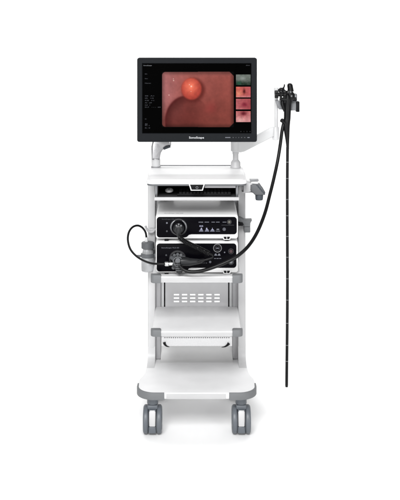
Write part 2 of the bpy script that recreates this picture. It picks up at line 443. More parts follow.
for k in range(4):
    a_, b_ = 256.6+2.1*k*.8, 184.0+2.0*k
    bm = bmesh.new(); tube(bm, [P(a_-.4, b_+1.0, Yc-.004), P(a_+1.8, b_+2.2, Yc-.005), P(a_+3.2, b_+4.6, Yc-.003)], [.0022, .003, .0022], 8)
    finish('grip_rib', bm, M['tyre'], knob)
bm = bmesh.new(); p0 = P(259.2, 194.6, Yc+.022)
lathe(bm, [(.0195, .003), (.0195, -.004), (.0185, -.020), (.0165, -.026)], p0, 'z', 24)
finish('clamp_foot', bm, M['tyre'], clp)

# ---- monitor arm (left)
Ya = .40; xa = PX(155.9, Ya); ztab = zt1+.0015
bm = bmesh.new()
lathe(bm, [(.0235, 0), (.0235, .004), (.022, .005), (.0225, .034), (.0225, .0345), (.0215, .0375)], (xa, Ya, ztab+.0005), 'z', 32)
arm = finish('monitor_arm', bm, M['pale'], cart)
bm = bmesh.new(); lathe(bm, [(.0242, -.0002), (.0242, .0035)], (xa, Ya, ztab), 'z', 32)
finish('base_ring', bm, M['gmet'], arm)
bm = bmesh.new(); zc = ztab+.038
lathe(bm, [(.0215, 0), (.0215, .004), (.0205, .005), (.0205, .046), (.0215, .047), (.0215, .060), (.019, .064)], (xa, Ya, zc), 'z', 32)
finish('swivel_tube', bm, M['metal'], arm)
bm = bmesh.new()
prism(bm, poly([(151.3, 151.5), (151.3, 146.5), (153.0, 139), (171, 139), (171.2, 145.6), (169.6, 147.6), (165.4, 148.6), (162.6, 150.2), (160.8, 153.2), (159.9, 157.5), (159.7, 159.5), (151.5, 159.5)], Ya-.022), 'y', Ya-.022, Ya+.022, bev=.009, seg=4)
finish('arm_elbow', bm, M['metal'], arm)
bm = bmesh.new(); a = [P(163.6, 148.9, Ya-.028), P(166.5, 147.4, Ya-.030), P(170.4, 146.2, Ya-.028)]
tube(bm, a, [.0055, .0075, .006], 12)
finish('elbow_underside', bm, M['tyre'], arm)  # dark rounded piece along the underside of the elbow
bm = bmesh.new(); a = cr([P(163, 141, Ya), (xa+.10, Ya-.04, zc+.16), (0, .30, 1.50)], 6)
tube(bm, a, .02, 18); finish('arm_link', bm, M['metal'], arm)
bm = bmesh.new(); lathe(bm, [(.03, 0), (.03, .08)], (0, .245, 1.50), 'y', 28); box(bm, -.06, .06, .237, .245, 1.44, 1.56, .003)
finish('mount_plate', bm, M['gmet'], arm)

# ---- scope hanger arm (right)
Yr = .38; xr = PX(235.6, Yr)
bm = bmesh.new()
lathe(bm, [(.0265, 0), (.0265, .003), (.0245, .006), (.024, .026), (.019, .034), (.0145, .039), (.0145, .066), (.0165, .070), (.0165, .080)], (xr, Yr, ztab+.0005), 'z', 32)
hang = finish('hanger_arm', bm, M['white'], cart)
bm = bmesh.new()
zt = ztab+.081
lathe(bm, [(.021, 0), (.0245, .003), (.0245, .060), (.021, .064)], (xr, Yr, zt), 'z', 32)
finish('arm_joint', bm, M['pale'], hang)
bm = bmesh.new(); prism(bm, poly([(234.5, 151.0), (240.0, 152.2), (244.5, 151.2), (270, 138.0), (273.6, 136.2), (274.0, 126.8), (270, 127.6), (257, 134.6), (234.5, 142.4)], Yr), 'y', Yr-.020, Yr+.018, bev=.006, seg=3)
finish('arm_beam', bm, M['pale'], hang)
bm = bmesh.new(); xe = PX(275.6, Yr)
lathe(bm, [(.014, 0), (.0165, .003), (.0165, .062), (.014, .066)], (xe, Yr, PZ(139.8, Yr)), 'z', 28)
finish('end_joint', bm, M['pale'], hang)
bm = bmesh.new(); lathe(bm, [(.0088, 0), (.0088, .165), (.012, .167), (.012, .195), (.008, .2)], (PX(276.2, Yr), Yr, PZ(127, Yr)), 'z', 24)
finish('hanger_rod', bm, M['pale'], hang)
bm = bmesh.new()
Yk = .335
prism(bm, poly([(275.5, 100.6), (283.0, 100.9), (283.6, 109.8), (279.2, 109.4), (277.6, 105.5)], Yk), 'y', Yk, Yk+.05, bev=.003)
pbox(bm, 290.6, 298.6, 101.0, 110.6, Yk, .028, .003)
pbox(bm, 277.0, 297.0, 101.6, 104.8, Yk+.03, .015, .003)
hk = finish('scope_bracket', bm, M['gmet'], hang)
bm = bmesh.new(); pbox(bm, 296.2, 299.6, 101.6, 112.0, Yk-.006, .042, .003)
finish('bracket_pad', bm, M['mblack'], hk)

# ---------------------------------------------------------------- monitor
Ym = .15
mon = thing('monitor', 'wide black display above the trolley showing a red picture with a round polyp', 'monitor', (0, Ym+.03, PZ(142, Ym)))
x0, x1, z0, z1 = PX(137.1, Ym), PX(257.0, Ym), PZ(142.0, Ym), PZ(57.8, Ym)
sx0, sx1, sz0, sz1 = PX(142.3, Ym), PX(251.2, Ym), PZ(133.2, Ym), PZ(63.4, Ym)
bm = bmesh.new()
# frame ring with sloped inner lip
out = rrect(x0, x1, z0, z1, .010, 6)
def ringpts(inset, r): 
    return rrect(x0+inset, x1-inset, z0+inset, z1-inset, r, 6)
lo = [(rrect(x0, x1, z0, z1, .010, 6), Ym+.045), (rrect(x0, x1, z0, z1, .010, 6), Ym+.003), (ringpts(.0025, .008), Ym),
      (rrect(sx0-.002, sx1+.002, sz0-.002, sz1+.002, .003, 6), Ym+.0005), (rrect(sx0, sx1, sz0, sz1, .002, 6), Ym+.004)]
rg = [[bm.verts.new((a, y, c)) for a, c in pl] for pl, y in lo]
for i in range(len(rg)-1):
    for k in range(len(rg[0])): bm.faces.new((rg[i][k], rg[i][(k+1) % len(rg[0])], rg[i+1][(k+1) % len(rg[0])], rg[i+1][k]))
bm.faces.new(rg[0]); bm.faces.new(rg[-1])
finish('frame', bm, M['bezel'], mon)
bm = bmesh.new(); box(bm, x0+.05, x1-.05, Ym+.045, Ym+.085, z0+.05, z1-.05, .015, 4)
finish('rear_housing', bm, M['mblack'], mon)
bm = bmesh.new(); box(bm, sx0+.0005, sx1-.0005, Ym+.002, Ym+.0038, sz0+.0005, sz1-.0005)
scr = finish('screen', bm, mat('dark_display_glass', (.0005, .0005, .0005), .25, spec=.012), mon)

def picmat():
    m = bpy.data.materials.new('display_picture'); m.use_nodes = True; n = m.node_tree.nodes; L = m.node_tree.links; b = n['Principled BSDF']
    b.inputs['Base Color'].default_value = (0, 0, 0, 1); b.inputs['Roughness'].default_value = .3; b.inputs['Specular IOR Level'].default_value = .04
    a = n.new('ShaderNodeVertexColor'); a.layer_name = 'picture'; L.new(a.outputs[0], b.inputs['Emission Color']); b.inputs['Emission Strength'].default_value = 1.0
    return m
PM = picmat()
def picture(name, px0, px1, py0, py1, Y, nx, ny, fn, parent):
    bm = bmesh.new(); V = []; cols = []
    for j in range(ny+1):
        for i in range(nx+1):
            u, v = i/nx, j/ny; px = px0+(px1-px0)*u; py = py0+(py1-py0)*v
            V.append(bm.verts.new(P(px, py, Y))); cols.append((*lin([max(0, min(255, c)) for c in fn(px, py)]), 1))
    for j in range(ny):
        for i in range(nx):
            k = j*(nx+1)+i; bm.faces.new((V[k], V[k+1], V[k+nx+2], V[k+nx+1]))
    bm.verts.index_update()
    o = finish(name, bm, PM, parent, smooth=0)
    at = o.data.color_attributes.new('picture', 'FLOAT_COLOR', 'POINT')
    at.data.foreach_set('color', [c for q in cols for c in q])
    return o
def sm(a, b, x):
    t = max(0, min(1, (x-a)/(b-a))); return t*t*(3-2*t)
def mix(a, b, t): return [p+(q-p)*t for p, q in zip(a, b)]
def N(x, y, s, k=0): return noise.fractal(Vector((x*s, y*s, k)), 1.0, 2.0, 4)
def scope_view(px, py):
    # colours sampled from what the display shows
    c = mix((160, 86, 79), (124, 59, 52), sm(74, 128, py))
    c = mix(c, (134, 66, 58), .5*sm(190, 230, px))
    c = mix(c, (176, 112, 112), (1-sm(160, 192, px))*(1-sm(96, 128, py)*.8)*.9)
    c = mix(c, (158, 96, 92), .5*(1-sm(70, 80, py)))
    # dark lumen below the polyp: bounded by a curved fold
    fx = px-196; fy = py-127
    d = math.hypot((px-188)/23.0, (py-121)/26.0)
    lum = (1-sm(.93, 1.02, d))*(.55+.45*sm(.55, .95, d))*sm(88, 99, py)*(1-sm(184, 212, px))
    c = mix(c, (82, 32, 30), .9*lum)
    ed = math.exp(-((d-.97)/.05)**2)*(1-sm(183, 190, px))*sm(92, 100, py)
    c = mix(c, (78, 22, 24), .6*ed)
    n1 = N(px, py, .09, 3); n2 = N(px, py, .35, 9); n3 = N(px, py, 1.2, 5)
    c = [v*(1+.09*n1+.035*n2+.012*n3) for v in c]
    # reddish patch
    c = mix(c, (150, 50, 52), .35*math.exp(-((px-211)**2+(py-108)**2)/30))
    # polyp: ball
    ex, ey = px-191.4, py-88.8; r = math.hypot(ex/10.5, ey/11.4)
    sh = math.hypot((px-193.5)/12.5, (py-90)/12.8)
    c = mix(c, (96, 36, 32), .8*(1-sm(.72, 1.10, sh)))
    if r < 1.08:
        e = 1-sm(.84, 1.07, r)
        b = mix((230, 106, 84), (172, 66, 55), sm(.15, 1.0, math.hypot((px-190.5)/11.5, (py-86.5)/13)))
        b = mix(b, (250, 140, 108), .5*math.exp(-((px-190.8)**2+(py-86.5)**2)/14)); b = [v*(1+.07*N(px, py, .3, 7)+.02*n3) for v in b]
        c = mix(c, b, e)
    for hx, hy, hr in ((191.3, 86.3, .75), (189.4, 84.6, .4), (173.6, 80.5, .5), (173.4, 78.8, .35), (169, 95, .45), (191, 91.5, .3)):
        c = mix(c, (255, 235, 220), .9*math.exp(-((px-hx)**2+(py-hy)**2)/(hr*hr)))
    # dark rounded picture border
    x0_, x1_, y0_, y1_ = 162.0, 233.6, 71.8, 127.0
    vig = min(px-x0_, x1_-px, py-y0_, y1_-py)
    c = [v*(.72+.28*sm(0, 4.5, vig)) for v in c]
    rr = 3.6 if px < 198 else 4.6
    qx = max(x0_+rr-px, px-(x1_-rr), 0); qy = max(y0_+rr-py, py-(y1_-rr), 0)
    dd = math.hypot(qx, qy) if px < 198 else (qx+qy)*.86
    return mix(c, (3, 2, 3), sm(rr-.4, rr+.25, dd))
picture('live_picture', 161.9, 233.7, 71.7, 127.1, Ym+.0017, 300, 232, scope_view, scr)
def th(i):
    y0_ = (74.5, 86.7, 98.7, 111.1)[i]
    def f(px, py):
        u, v = (px-236)/14.6, (py-y0_)/10.8
        n = N(px, py, .35, 20+i); n2 = N(px, py, 1.1, 30+i)
        if i == 0:
            c = mix((98, 104, 100), (40, 52, 44), sm(.35, .9, v)+.5*n); c = mix(c, (150, 158, 156), .5*math.exp(-((u-.45)**2+(v-.35)**2)/.03)); c = mix(c, (20, 80, 58), .7*math.exp(-((u-.2)**2+(v-.8)**2)/.02))
        elif i == 1:
            c = mix((214, 112, 104), (196, 96, 108), u); c = mix(c, (240, 160, 138), .8*math.exp(-((u-.2)**2+(v-.6)**2)/.05)); c = mix(c, (70, 20, 22), .95*math.exp(-((u-.56)**2/.008+(v-.42)**2/.06))); c = mix(c, (225, 170, 190), .5*sm(.7, 1, v))
        elif i == 2:
            c = mix((196, 110, 122), (168, 78, 90), u); c = mix(c, (120, 26, 50), .75*math.exp(-((u-.58)**2+(v-.55)**2)/.04)); c = mix(c, (220, 150, 160), .5*sm(.7, 1, v)*(1-u))
        else:
            c = mix((204, 120, 128), (222, 160, 172), v); c = mix(c, (88, 16, 30), .85*math.exp(-((u-.52)**2/.05+(v-.22)**2/.05))); c = mix(c, (245, 200, 205), .7*math.exp(-((u-.3)**2+(v-.85)**2)/.04))
        c = [q*(1+.12*n+.04*n2)*k_ for q, k_ in zip(c, (.94, .90, .84) if i else (1.12, 1.12, 1.1))]
        return c
    return f
for i, y0_ in enumerate((74.5, 86.7, 98.7, 111.1)):
    picture('thumbnail', 236, 250.6, y0_, y0_+(10.6 if i < 3 else 10.9), Ym+.0017, 60, 44, th(i), scr)
# small interface lettering (emissive display text)
TI = mat('display_text_dim', (0, 0, 0), .4, spec=.05, emit=(lin((88, 90, 96)), 1)); TB = mat('display_text_bright', (0, 0, 0), .4, spec=.05, emit=(lin((150, 153, 158)), 1))
Yt = Ym+.0016
text('display_heading', 'SonoScape', 143.4, 65.9, Yt, 1.0, TB, scr, wpx=8.3)
for yy, tx, wd in ((74.4, 'ID:', 2.3), (79.0, 'Sex:', 3.0), (83.6, 'Name:', 6), (96.3, 'SE  A1', 9), (98.6, 'IR  +2', 8.6), (100.9, 'CE  +1', 9), (103.2, 'AI  off', 7), (105.5, 'GA  1', 5), (107.6, 'D.F   - - -  60', 15.5), (119.4, 'C', 1.6), (126.0, 'V: 1', 4.5), (128.4, 'R: 0', 5)):
    text('display_text', tx, 144.8, yy, Yt, .95, TI, scr, wpx=wd)
text('display_text', 'M', 145.0, 125.5, Yt, 2.2, TI, scr)
text('display_text', '09:41', 246.0, 65.8, Yt, .9, TI, scr, wpx=3.6)
for k in range(4): text('display_text', '012 '[k] if k < 3 else '4', 240.6+3*k, 132.0, Yt, 1.0, TI, scr)
text('logo', 'SonoScape', 188.9, 138.5, Ym-.0002, 2.0, M['logo'], mon, bold=.00003, wpx=15)
for k, (a, wd) in enumerate(((225.2, 5.2), (232.5, 1.4), (235.6, .8), (238.3, .9), (241, 1.3), (244, 1.4), (247.4, 2.3))):
    bm = bmesh.new(); pbox(bm, a, a+wd, 137.1, 137.9, Ym-.0004, .001, .0001, 1)
    finish('button', bm, M['ink'] if k in (0, 6) else M['dimink'], mon)

# ---------------------------------------------------------------- keyboard and mouse in the open drawer
kb = thing('keyboard', 'thin black keyboard lying in the open drawer under the tabletop', 'keyboard', (.03, .12, zk1-.003))
bm = bmesh.new(); zkk = zk1-.0028
box(bm, PX(177, .05), PX(231, .05), .045, .175, zkk, zkk+.011, .003)
finish('keyboard_body', bm, M['mblack'], kb)
bm = bmesh.new()
for r in range(5):
    nk = 15
    for k in range(nk):
        xk = PX(178, .05)+.005+k*.0163; yk = .052+r*.0232
        box(bm, xk, xk+.0138, yk, yk+.0195, zkk+.0105, zkk+.0150, .0015, 1)
finish('keys', bm, mat('dark_keycap_plastic', (.018, .018, .02), .5), kb)
ms = thing('mouse', 'small white computer mouse in the left of the open drawer', 'mouse', (PX(169, .1), .1, zk1-.003))
bm = bmesh.new(); bmesh.ops.create_uvsphere(bm, u_segments=28, v_segments=18, radius=1)
mx = PX(169.2, .12)
for v in bm.verts:
    z = v.co.z; v.co = Vector((mx+v.co.x*.0195, .12+v.co.y*.042, zkk+max(z, -.25)*.0125*(1-.12*v.co.y)+.0052+.008))
mb = finish('mouse_body', bm, M['case'], ms, smooth=60)
bm = bmesh.new(); tube(bm, [(mx, .086, zkk+.0215), (mx, .110, zkk+.0255)], .0022, 8)
finish('scroll_wheel', bm, M['dgrey'], ms)

# ---------------------------------------------------------------- the two rack devices
def device(name, label, cat, pyt, pyb, pl, Y, zfoot):
    zt_, zb_ = PZ(pyt, Y), PZ(pyb, Y)
    d = thing(name, label, cat, (0, .2, zfoot))
    x0, x1 = PX(155.7, Y), PX(238.0, Y)
    bm = bmesh.new()
    t = bmesh.new(); bmesh.ops.create_cube(t, size=1)
    for v in t.verts: v.co = Vector((x0+(v.co.x+.5)*(x1-x0), Y+(v.co.y+.5)*.365, zb_+(v.co.z+.5)*(zt_-zb_)))
    ed = [e for e in t.edges if abs(e.verts[0].co.y-e.verts[1].co.y) > .1]
    bmesh.ops.bevel(t, geom=ed, offset=.012, segments=5, affect='EDGES', profile=.5)
    ed = [e for e in t.edges if e.calc_face_angle(0) > .9]
    bmesh.ops.bevel(t, geom=ed, offset=.003, segments=2, affect='EDGES', profile=.5)
    merge(bm, t)
    sh = finish('housing', bm, M['case'], d)
    bm = bmesh.new()
    L_, R_, T_, BL, BR = pl      # panel px: left, right, top, low-left bottom, right bottom
    Yp = Y-.0035; r = 3.0
    q = arc(L_+r, T_+r, r, r, 180, 270, 6)+arc(R_-r, T_+r, r, r, 270, 360, 6)+arc(R_-r, BR-r, r, r, 0, 90, 6)
    q += [(191.5, BR), (189.0, BR+.5), (186.8, BL-.6), (184.8, BL)]+arc(L_+r, BL-r, r, r, 90, 180, 6)
    prism(bm, poly(q, Yp), 'y', Yp, Y+.002, bev=.0009)
    fp = finish('front_panel', bm, M['black'], d)
    for fx0 in (161.5, 221.8):
        a, b = pyb-2.6, pyb+1.3
        bm = bmesh.new()
        if fx0 > 200:
            prism(bm, poly([(fx0, a), (fx0+10, a), (fx0+8.4, b-.5), (fx0+7.4, b), (fx0+2.6, b), (fx0+1.6, b-.5)], Y-.002), 'y', Y-.004, Y+.03, bev=.0012)
            f = finish('foot', bm, M['case'], d)
            for a0, a1 in ((fx0+1.7, fx0+4.7), (fx0+5.3, fx0+8.3)):
                bm = bmesh.new(); prism(bm, poly([(a0, a+.7), (a1, a+.7), (a1-(.9 if a0 > fx0+3 else 0), b-.8), (a0+(.9 if a0 < fx0+3 else 0), b-.8)], Y-.005), 'y', Y-.0052, Y+.004, bev=.0004)
                finish('foot_recess', bm, M['mblack'], f)
        bm = bmesh.new(); box(bm, PX(fx0+3, Y), PX(fx0+7, Y), Y+.002, Y+.028, zfoot+.0002, zb_+.001, .001)
        finish('rubber_pad', bm, M['mblack'], d)
        bm = bmesh.new(); box(bm, PX(fx0+3, Y), PX(fx0+7, Y), Y+.30, Y+.33, zfoot+.0002, zb_+.001, .001)
        finish('rubber_pad', bm, M['mblack'], d)
    for X in (x0, x1):
        bm = bmesh.new(); box(bm, X-.0006, X+.0006, Y+.09, Y+.33, zb_+.025, zt_-.025, .0003, 1)
        finish('side_grille', bm, M['dgrey'], d)
    return d, zt_
Yu = .03
low, zlt = device('light_source', 'lower white box with glossy black front, plug and hose fitted, ring button at right', 'light source', 241.2, 272.6, (156.7, 236.4, 243.6, 271.6, 267.9), Yu, zshelf)
up, zut = device('video_processor', 'white box with glossy black front and blue touch icons, stacked on the other device', 'video processor', 214.6, 238.6, (156.7, 236.8, 217.0, 237.5, 234.3), Yu, zlt)
Yq = Yu-.0035
def dot(px, py, r, m, parent, name='indicator', d=.0015):
    bm = bmesh.new(); disc(bm, px, py, Yq-.001, r, d, .0003); return finish(name, bm, m, parent)
def rng(px, py, r, t, m, parent, name='ring', y=.002, d=.003):
    bm = bmesh.new(); ringy(bm, px, py, Yq-y, r, t, d); return finish(name, bm, m, parent)
# upper front panel
dot(166.9, 223.0, .9, M['ink'], up); dot(166.9, 231.2, .9, M['dimink'], up)
text('model_lettering', 'SonoScape HD-500', 161.8, 219.6, Yq-.0002, .95, M['dimink'], up, wpx=16)
so = rng(178.6, 227.2, 8.7, 1.9, M['ring'], up, 'socket_ring', y=.004, d=.006)
for a0, a1 in ((118, 205), (-12, 62)):
    bm = bmesh.new()
    u = s_(Yq-.006)
    tube(bm, [(PX(178.6, Yq)+7.6/u*math.cos(math.radians(a0+(a1-a0)*k/14)), Yq-.0045, PZ(227.2, Yq)+7.6/u*math.sin(math.radians(a0+(a1-a0)*k/14))) for k in range(15)], [.0012+.0030*math.sin(math.pi*k/14) for k in range(15)], 8)
    finish('locking_tab', bm, M['gmet'], so)
text('panel_lettering', '01 02', 198.6, 222.8, Yq-.0002, .9, M['dimink'], up, wpx=4.2)
for a, wd in ((198.6, 4.6), (204.6, 4.4), (211.5, 3.4), (216.0, 3.6), (222.6, 3.6)):
    bm = bmesh.new(); pbox(bm, a, a+wd, 221.8, 222.4, Yq-.0006, .0005); finish('touch_key', bm, M['ink'], up, smooth=0)
text('lit_digits', '88', 199.2, 226.8, Yq-.0002, 1.5, M['led'], up, bold=.00002, wpx=3.8)
for k, a in enumerate((201.2, 206.9, 212.4, 217.9)):
    bm = bmesh.new()
    pbox(bm, a-2.2, a+2.2, 230.9, 231.4, Yq-.0006, .0005)
    if k == 3: prism(bm, poly([(a-1.5, 229.9), (a-1.1, 228.7), (a+1.1, 228.7), (a+1.5, 229.9)], Yq), 'y', Yq-.0006, Yq-.0001)
    else:
        prism(bm, poly([(a-1.7, 230.3), (a-.9, 229.4), (a+1.0, 229.3), (a+1.8, 230.3)], Yq), 'y', Yq-.0006, Yq-.0001)
        if k < 2: disc(bm, a+(.2 if k == 0 else -.2), 228.5, Yq-.0006, .75, .0005, .0001, 12)
        else: pbox(bm, a-.3, a+.3, 227.9, 229.3, Yq-.0006, .0005)
    finish('touch_icon', bm, M['led'] if k < 3 else M['ink'], up, smooth=0)
bm = bmesh.new(); ringy(bm, 224.2, 229.3, Yq-.0006, 1.6, .5, .0005); disc(bm, 224.2, 229.3, Yq-.0006, .7, .0005, .0001, 12); finish('touch_icon', bm, M['ink'], up, smooth=0)
pr_ = rng(229.3, 222.0, 2.4, .8, M['ring'], up, 'power_button', y=.001)
bm = bmesh.new(); disc(bm, 229.3, 222.0, Yq-.001, 1.3, .002); finish('button_cap', bm, mat('pale_gold_button', lin((84, 82, 75)), .4), pr_)
bm = bmesh.new(); pbox(bm, 221.5, 234.0, 225.0, 225.25, Yq-.0004, .0003); finish('panel_line', bm, M['dimink'], up, smooth=0)
# grey lettering on the shell top, near the front edge
cu = None
t = text('top_lettering', 'SonoScape  HD-500', 0, 0, 0, 1.9, M['dimink'], None, wpx=19)
me = t.data
for v in me.vertices:
    lx = v.co.x-PX(0, 0); lz = v.co.z-PZ(0, 0)
    v.co = Vector((PX(164.5, .07)+lx, .055+lz*1.6, zut+.0002+(v.co.y)*.2)) - Vector(up['_o'])
t.parent = up
# lower front panel
text('model_lettering', 'SonoScape VLS-50', 161.4, 248.3, Yq-.0002, 1.1, M['ink'], low, bold=.00003, wpx=17.5)
dot(166.2, 255.2, .9, M['dimink'], low)
rng(177.6, 259.0, 8.6, 2.2, M['ring'], low, 'socket_ring', y=.004, d=.006)
rb = rng(217.5, 246.0+2.2, 4.4, .9, mat('grey_button_ring', (.12, .12, .125), .4), low, 'ring_button', y=.0015)
rng(217.5, 248.2, 2.6, .5, M['ring'], rb, 'inner_ring', y=.0015)
bm = bmesh.new(); pbox(bm, 216.0, 219.0, 247.7, 248.7, Yq-.002, .002, .0003); finish('button_mark', bm, M['ink'], rb)
for dx in (-1.7, 1.7):
    bm = bmesh.new(); a = 217.4+dx
    prism(bm, poly([(a-1.5, 255.6), (a-.6, 253.6), (a+.6, 253.6), (a+1.5, 255.6)], Yq), 'y', Yq-.0006, Yq-.0001); finish('touch_icon', bm, M['ink'], low, smooth=0)
for k in range(3):
    bm = bmesh.new(); pbox(bm, 214.0+2.6*k, 216.0+2.6*k, 258.2, 258.8, Yq-.0006, .0005); finish('touch_key', bm, M['ink'], low, smooth=0)
for k in range(6):
    bm = bmesh.new(); pbox(bm, 194.6+2.2*k, 196.0+2.2*k, 262.6, 263.4, Yq-.0006, .0005); finish('touch_key', bm, M['dimink'], low, smooth=0)
dot(210.2, 262.0, 1.2, M['ink'], low); dot(224.6, 252.4, .7, M['ink'], low)
for py, cc in ((251.4, (62, 42, 46)), (262.0, (96, 98, 102))):
    r_ = rng(231.0, py, 2.9, .8, M['ring'], low, 'round_button', y=.0015)
    bm = bmesh.new(); disc(bm, 231.0, py, Yq-.001, 1.7, .002); finish('button_cap', bm, mat('panel_button_cap', lin(cc), .4), r_)

# ---------------------------------------------------------------- endoscope
Ye = .305
en = thing('endoscope', 'black flexible endoscope hanging from the right arm, its cord curving to the lower device', 'endoscope', tuple(P(287.5, 387, Ye)))
def EP(px, py, dy=0): return P(px, py, Ye+dy)
u = 1/s_(Ye)
bm = bmesh.new()      # control body and grip: one lofted surface
c = cr([(288.6, 90.6, 3.2), (288.6, 94, 3.9), (288.3, 98, 4.2), (288.0, 101.5, 3.9), (287.7, 105, 3.5), (287.4, 112, 3.5), (287.2, 118, 3.4), (286.4, 123, 3.7), (286.6, 129, 3.1), (287.2, 137, 2.2), (287.6, 145, 1.5), (287.7, 149, 1.35)], 5)
tube(bm, [EP(a, b) for a, b, r in c], [r*u for a, b, r in c], 22, flat=(1, .85))
ctl = finish('control_body', bm, M['rubber'], en)
bm = bmesh.new(); box(bm, *sorted((EP(283.5, 0).x, EP(289, 0).x)), Ye-.012, Ye+.018, EP(0, 103.2).z, EP(0, 92.0).z, .005, 3)
pp = [EP(282.5, 100, .01), EP(282.2, 104, .006), EP(284.5, 111.5, 0)]
tube(bm, pp, [.010, .0095, .005], 12)
finish('knob_block', bm, M['rubber'], ctl)
bm = bmesh.new(); tube(bm, [EP(290.6, 91.5), EP(290.4, 88.6), EP(289.9, 85.4), EP(289.8, 84.0), EP(289.8, 83.2)], [3.3*u, 2.9*u, 2.8*u, 2.3*u, 1.2*u], 20); finish('air_valve', bm, M['rubber'], ctl)
bm = bmesh.new(); tube(bm, [EP(289.4, 92.2, -.012), EP(291.6, 95.4, -.012), EP(291.6, 97.6, -.012), EP(290.4, 99.4, -.01)], [3.0*u, 3.6*u, 3.4*u, 2.4*u], 18); finish('valve_block', bm, M['rubber'], ctl)
bm = bmesh.new(); tube(bm, [EP(276, 94.4), EP(289, 94.4)], 2.0*u, 16); tube(bm, [EP(279.6, 98.8, -.006), EP(287, 99.6, -.006), EP(296.2, 98.6, -.004)], [1.6*u, 2.0*u, 1.5*u], 14); finish('knob_shaft', bm, M['rubber'], ctl)
bm = bmesh.new(); q = cr([EP(280.2, 92, -.012), EP(279.2, 90.2, -.014), EP(279.0, 88.8, -.014)], 4); tube(bm, q, [1.1*u]*(len(q)-1)+[.7*u], 10); finish('lock_lever', bm, M['rubber'], ctl)
for cxp, r, wd in ((276.4, 3.9, 3.8), (280.8, 4.8, 2.2), (284.4, 4.4, 2.6)):     # scalloped angulation knobs, axis along x
    bm = bmesh.new(); n = 48; o = EP(cxp, 94.2, -.004); rgs = []
    for h, k_ in ((-.5, .8), (-.42, 1), (.42, 1), (.5, .8)):
        rgs.append([bm.verts.new(o+Vector((h*wd*u, math.cos(2*math.pi*k/n)*r*u*k_*(1+.10*math.cos(6*2*math.pi*k/n)), math.sin(2*math.pi*k/n)*r*u*k_*(1+.10*math.cos(6*2*math.pi*k/n))))) for k in range(n)])
    for i in range(3):
        for k in range(n): bm.faces.new((rgs[i][k], rgs[i][(k+1) % n], rgs[i+1][(k+1) % n], rgs[i+1][k]))
    bm.faces.new(rgs[0]); bm.faces.new(rgs[-1]); finish('angulation_knob', bm, M['rubber'], ctl)
bm = bmesh.new(); q = cr([EP(279.4, 91, -.01), EP(280.2, 88.6, -.012), EP(282.6, 88.4, -.012), EP(284.1, 86.8, -.01), EP(284.5, 84.2, -.01)], 5)
tube(bm, q, [.0055*(1-.5*i/len(q)) for i in range(len(q))], 10); finish('brake_lever', bm, M['rubber'], ctl)
bm = bmesh.new(); q = [EP(283.6, 92, -.01), EP(283.0, 88.3, -.014)]; tube(bm, q, [.008, .0065], 14); finish('valve_button', bm, M['mblack'], ctl)
for a, b in ((290.6, 92.0), (291.4, 96.0)):
    bm = bmesh.new(); lathe(bm, [(.0025, -.006), (.0045, -.004), (.0055, .010)], EP(a, b, -.028), 'y', 18); finish('valve_button', bm, M['gmet'], ctl)
bm = bmesh.new(); box(bm, EP(292.5, 0).x, EP(297.2, 0).x, Ye-.005, Ye+.028, EP(0, 101.2).z, EP(0, 93.5).z, .007, 3); finish('suction_port', bm, M['gmet'], ctl)
bm = bmesh.new(); tube(bm, [EP(291, 99, -.004), EP(296.5, 100.2, -.004)], [.010, .0055], 14); finish('suction_nozzle', bm, M['mblack'], ctl)
bm = bmesh.new(); tube(bm, [EP(285.5, 123.5, -.004), EP(282.6, 120.9, -.014), EP(281.7, 120.2, -.018)], [.010, .0095, .0105], 16); finish('biopsy_port', bm, M['rubber'], ctl)
# insertion tube with pale depth rings
bm = bmesh.new()
marks = [162, 178.3, 199.2, 215.5, 236.2, 257, 278.5, 299.8, 323, 345, 361]
ys = [147]
for m_ in marks: ys += [m_-.3, m_+.3]
ys += [383.5, 385.6, 386.6]
ys2 = []
for a, b in zip(ys, ys[1:]):
    k_ = 1 if b-a < 3 else 4
    ys2 += [a+(b-a)*i/k_ for i in range(k_)]
ys2.append(ys[-1])
fx_ = lambda y: 287.7-.9*((y-147)/240)+.25*math.sin(y/38)
rad = [1.45*u]*len(ys2); rad[-1] = .9*u
isring = lambda i: 1 if abs((ys2[i+1]-ys2[i])-.6) < .02 and ys2[i] > 150 else 0
tube(bm, [EP(fx_(y), y) for y in ys2], rad, 16, mif=isring)
tube(bm, [EP(fx_(384), 384.5), EP(fx_(386), 386.9)], 1.3*u, 16, mi=0)
finish('insertion_tube', bm, None, en, mats=[M['rubber'], mat('pale_depth_mark', lin((105, 107, 109)), .5)])
# universal cord
pth = [(283.6, 123.5, Ye), (282.0, 131, Ye-.01), (280.2, 145, .29), (277.6, 161, .27), (273.8, 178.6, .23), (270, 194, .19), (264.8, 213.5, .13), (257.2, 232.3, .06), (248.4, 246, .0), (238, 255.6, -.035), (226.5, 262.0, -.05), (212.5, 267.6, -.055), (200, 271.2, -.05), (190, 271.8, -.045), (183.5, 269.5, -.04), (179.5, 265.5, -.035)]
q = cr(pth, 7); bm = bmesh.new()
tube(bm, [P(a, b, y) for a, b, y in q], .0082, 16); finish('universal_cord', bm, M['rubber'], en)
